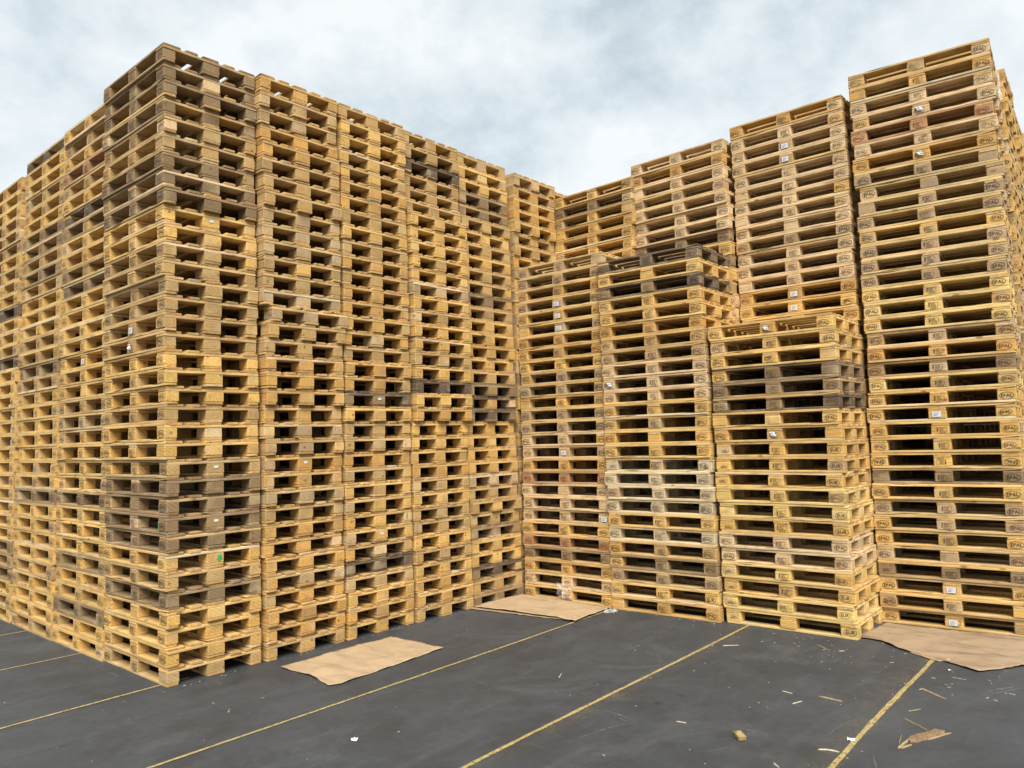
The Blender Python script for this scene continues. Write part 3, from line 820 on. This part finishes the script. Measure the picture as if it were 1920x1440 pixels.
# ------------------------------------------------------------------ splinters, chips and litter
SM = plain('splinter_wood', (0.34, 0.25, 0.14), 0.8, 0.2, 0.25, 60)
SP = plain('pale_splinter_wood', (0.45, 0.40, 0.31), 0.8, 0.2, 0.15, 60)
BK = plain('bark_brown', (0.19, 0.125, 0.07), 0.85, 0.2, 0.35, 50)
def stick_geo(x0, y0, x1, y1, w0, w1, h, bend=0.0, seed=0, z0=0.001, z1=0.001):
    r = random.Random(seed); n = 9; vs = []; fs = []
    L = math.hypot(x1 - x0, y1 - y0); dx, dy = (x1 - x0) / L, (y1 - y0) / L
    for i in range(n):
        t = i / (n - 1); wv = (w0 + (w1 - w0) * t) / 2 * r.uniform(0.75, 1.2); b = bend * math.sin(math.pi * t)
        if i in (0, n - 1): wv *= 0.35
        px, py = x0 + (x1 - x0) * t - dy * b, y0 + (y1 - y0) * t + dx * b; zb = z0 + (z1 - z0) * t
        hh = h * r.uniform(0.7, 1.1) * (0.5 if i in (0, n - 1) else 1)
        for s, zq in ((-1, 0), (1, 0), (0.8, hh), (-0.5, hh * 1.1)):
            vs.append((px - dy * s * wv, py + dx * s * wv, zb + zq))
        if i:
            k = 4 * i
            for a in range(4): fs.append((k - 4 + a, k - 4 + (a + 1) % 4, k + (a + 1) % 4, k + a))
    fs.append((3, 2, 1, 0)); k = 4 * (n - 1); fs.append((k, k + 1, k + 2, k + 3))
    return vs, fs
def join3(*ps):
    V, F = [], []
    for vs, fs in ps:
        k = len(V); V += vs; F += [tuple(i + k for i in f) for f in fs]
    return V, F
CAMP = Vector((-2.6874, -5.9396, 1.827))
def gp(u, v):
    """where a spot of the yard that was measured in the photograph lies on the ground"""
    d = rt * ((u - 960) / 1436.7) + up * ((720 - v) / 1436.7) + fw
    t = -CAMP.z / d.z; p = CAMP + d * t
    return p.x, p.y
def stick(u0, v0, u1, v1, wd, mat, label, name='wood_splinter', cat='splinter', bend=0.0, seed=0, h=0.006):
    a = gp(u0, v0); b = gp(u1, v1)
    o = mesh_obj(name, *stick_geo(*a, *b, wd, wd * 0.6, h, bend, seed), mat)
    tag(o, label, cat, 'wood splinters on the asphalt'); return o
stick(1727, 1291, 1774, 1312, 0.014, SM, 'straight brown splinter right of the rightmost yellow line', seed=1)
stick(1536, 1306, 1580, 1316, 0.012, SM, 'thin straight splinter between the two nearest yellow lines', seed=2)
stick(1534, 1406, 1574, 1411, 0.013, SP, 'curved pale splinter touching the rightmost yellow line', bend=0.012, seed=3)
stick(1532, 1209, 1557, 1220, 0.008, SM, 'fine splinter in front of the lowest stack corner', seed=4, h=0.003)
stick(1355, 1211, 1386, 1210, 0.008, SP, 'pale sliver near the top end of the middle yellow line', seed=5, h=0.004)
stick(1467, 1296, 1486, 1301, 0.008, SP, 'short pale splinter left of the thin straight one', seed=6, h=0.004)
stick(1486, 1320, 1504, 1315, 0.010, SP, 'white short chip lying below the short pale splinter', seed=7, h=0.004)
stick(1573, 1221, 1584, 1221, 0.010, SP, 'tiny white chip beside the lowest stack corner', seed=8, h=0.003)
stick(1450, 1431, 1461, 1440, 0.010, SP, 'pale splinter at the bottom edge of the photo', seed=9, h=0.004)
stick(1268, 1353, 1287, 1356, 0.008, SP, 'bright thin chip right of the faint white scratches', seed=10, h=0.004)
stick(1048, 1271, 1053, 1263, 0.008, SP, 'tiny pale chip between two yellow lines near centre', seed=11, h=0.004)
stick(1783, 1270, 1812, 1275, 0.007, SM, 'fine splinter below the large crumpled sheet', seed=12, h=0.003)
stick(1703, 1334, 1727, 1330, 0.007, SM, 'short twig above the broken piece of plank', seed=13, h=0.003)
# broken piece of plank with loose slivers
a, b = gp(1705, 1392), gp(1770, 1372)
bw = mesh_obj('broken_plank', *stick_geo(*a, *b, 0.055, 0.062, 0.022, 0.0, 21), BK)
tag(bw, 'broken brown piece of plank at bottom right of the yard', 'broken wood')
for (q0, q1, wd, mt, lb, sd_) in (((1684, 1404), (1709, 1384), 0.016, SM, 'greyish sliver at the left tip of the broken plank', 31),
                              ((1690, 1404), (1710, 1397), 0.010, SM, 'small sliver just under the left tip of the broken plank', 32),
                              ((1693, 1347), (1741, 1372), 0.007, SM, 'thin twig pointing to the broken plank from upper left', 33),
                              ((1740, 1388), (1784, 1375), 0.007, SM, 'thin sliver below the right end of the broken plank', 34),
                              ((1686, 1396), (1691, 1378), 0.004, SM, 'fine twig left of the broken plank', 35)):
    stick(*q0, *q1, wd, mt, lb, seed=sd_, h=0.008)
# chunk of wood
cx, cy = gp(1388, 1384)
me = wood_mesh('wood_chunk', 0.095, 0.050, 0.026, 'x', M['board'], 6, 0.003, 0.005, chip=5)
o = bpy.data.objects.new('wood_chunk', me); C.objects.link(o); o.location = (cx, cy, 0.001); o.rotation_euler = (0, 0, 0.75); o.color = (0.34, 0.27, 0.12, 1)
tag(o, 'small yellowish wood chunk lying alone between two yellow lines', 'wood chunk')
# pale scuffs scraped into the asphalt
def scuff_mat():
    g = G('scuff')
    t = g.n('ShaderNodeTexCoord'); g.b.inputs['Base Color'].default_value = (0.20, 0.20, 0.195, 1); g.b.inputs['Roughness'].default_value = 0.9
    g.put(g.b.inputs['Alpha'], g.rng(g.noise(t.outputs['Object'], 30, 4, 0.7), 0.42, 0.62, 0.0, 0.7)); return g.m
SC = scuff_mat()
for (u0, v0, u1, v1, wd) in ((1080, 1386, 1194, 1354, .010), (1136, 1333, 1190, 1353, .016), (1141, 1340, 1180, 1355, .008), (971, 1269, 1010, 1254, .008),
                         (1365, 1361, 1455, 1383, .012), (1556, 1375, 1602, 1350, .006), (992, 1393, 1024, 1408, .005), (130, 1243, 160, 1238, .012),
                         (395, 1275, 415, 1284, .012), (205, 1262, 222, 1268, .010), (735, 1378, 762, 1388, .006), (1850, 1300, 1905, 1288, .03)):
    (xa, ya_), (xb, yb) = gp(u0, v0), gp(u1, v1)
    L = math.hypot(xb - xa, yb - ya_); dx, dy = (xb - xa) / L, (yb - ya_) / L; n = 12; vs = []; fs = []
    for i in range(n + 1):
        t = i / n; w_ = wd * 0.5 * math.sin(math.pi * (0.06 + 0.88 * t)); b_ = 0.05 * L * math.sin(math.pi * t)
        x_, y_ = xa + dx * L * t - dy * b_, ya_ + dy * L * t + dx * b_
        vs += [(x_ + dy * w_, y_ - dx * w_, 0.0012), (x_ - dy * w_, y_ + dx * w_, 0.0012)]
        if i: k = 2 * i; fs.append((k - 2, k, k + 1, k - 1))
    tag(mesh_obj('scuff_mark', vs, fs, SC), kind='structure')
# bits of paper
def scrap(u, v, sz, label, seed, rz):
    r = random.Random(seed); x, y = gp(u, v); n = 5; vs = []; fs = []
    for j in range(n):
        for i in range(n):
            p, q = i / (n - 1), j / (n - 1)
            vs.append(((p - 0.3) * sz * (1 - q * 0.8), (q - 0.5) * sz * 0.7, 0.002 + abs(r.gauss(0, sz * 0.06)) + 0.012 * p * p * q))
    for j in range(n - 1):
        for i in range(n - 1): a = j * n + i; fs.append((a, a + 1, a + n + 1, a + n))
    o = mesh_obj('paper_scrap', vs, fs, M['paper']); o.location = (x, y, 0); o.rotation_euler = (0, 0, rz)
    tag(o, label, 'paper scrap', 'white scraps on the asphalt')
scrap(664, 1389, 0.055, 'folded white scrap lying alone at bottom left of centre', 1, 0.8)
scrap(1596, 1390, 0.06, 'white torn scrap on the rightmost yellow line', 2, 0.3)
scrap(1780, 1257, 0.035, 'small white scrap below the large crumpled sheet', 3, 1.3)
scrap(353, 1416, 0.0, '', 4, 0) if False else None
# countless crumbs
V, F = [], []
r = random.Random(99)
spots = [(1.2, -4.6, 5.2, -2.2, 60), (-1.5, -3.6, 4.0, 0.0, 30), (3.2, -5.0, 4.6, -3.2, 70), (4.08, -3.6, 4.2, -1.3, 20), (-0.1, -0.05, 4.0, 0.02, 40), (-3, -0.5, 0, 3, 15)]
for x0, y0, x1, y1, nn in spots:
    for _ in range(nn):
        x, y = r.uniform(x0, x1), r.uniform(y0, y1); a = r.uniform(0, 6.28)
        L = min(0.04, 0.0022 + r.expovariate(1 / 0.0045)); wv = r.uniform(0.0010, 0.0026); h = r.uniform(0.001, 0.003)
        k = len(V); ca, sa = math.cos(a), math.sin(a)
        for (ux, uy, uz) in ((-1, -1, 0), (1, -.6, 0), (.8, 1, 0), (-.9, .7, 0), (-.8, -.7, 1), (.8, -.4, 1), (.6, .7, 1), (-.6, .5, 1)):
            X, Yy = ux * L, uy * wv; V.append((x + X * ca - Yy * sa, y + X * sa + Yy * ca, 0.0005 + uz * h))
        F += [tuple(k + i for i in f) for f in BOXF]
o = mesh_obj('wood_crumbs', V, F, SP); tag(o, 'tiny pale wood chips and crumbs scattered over the asphalt', 'wood chips', None, 'stuff')
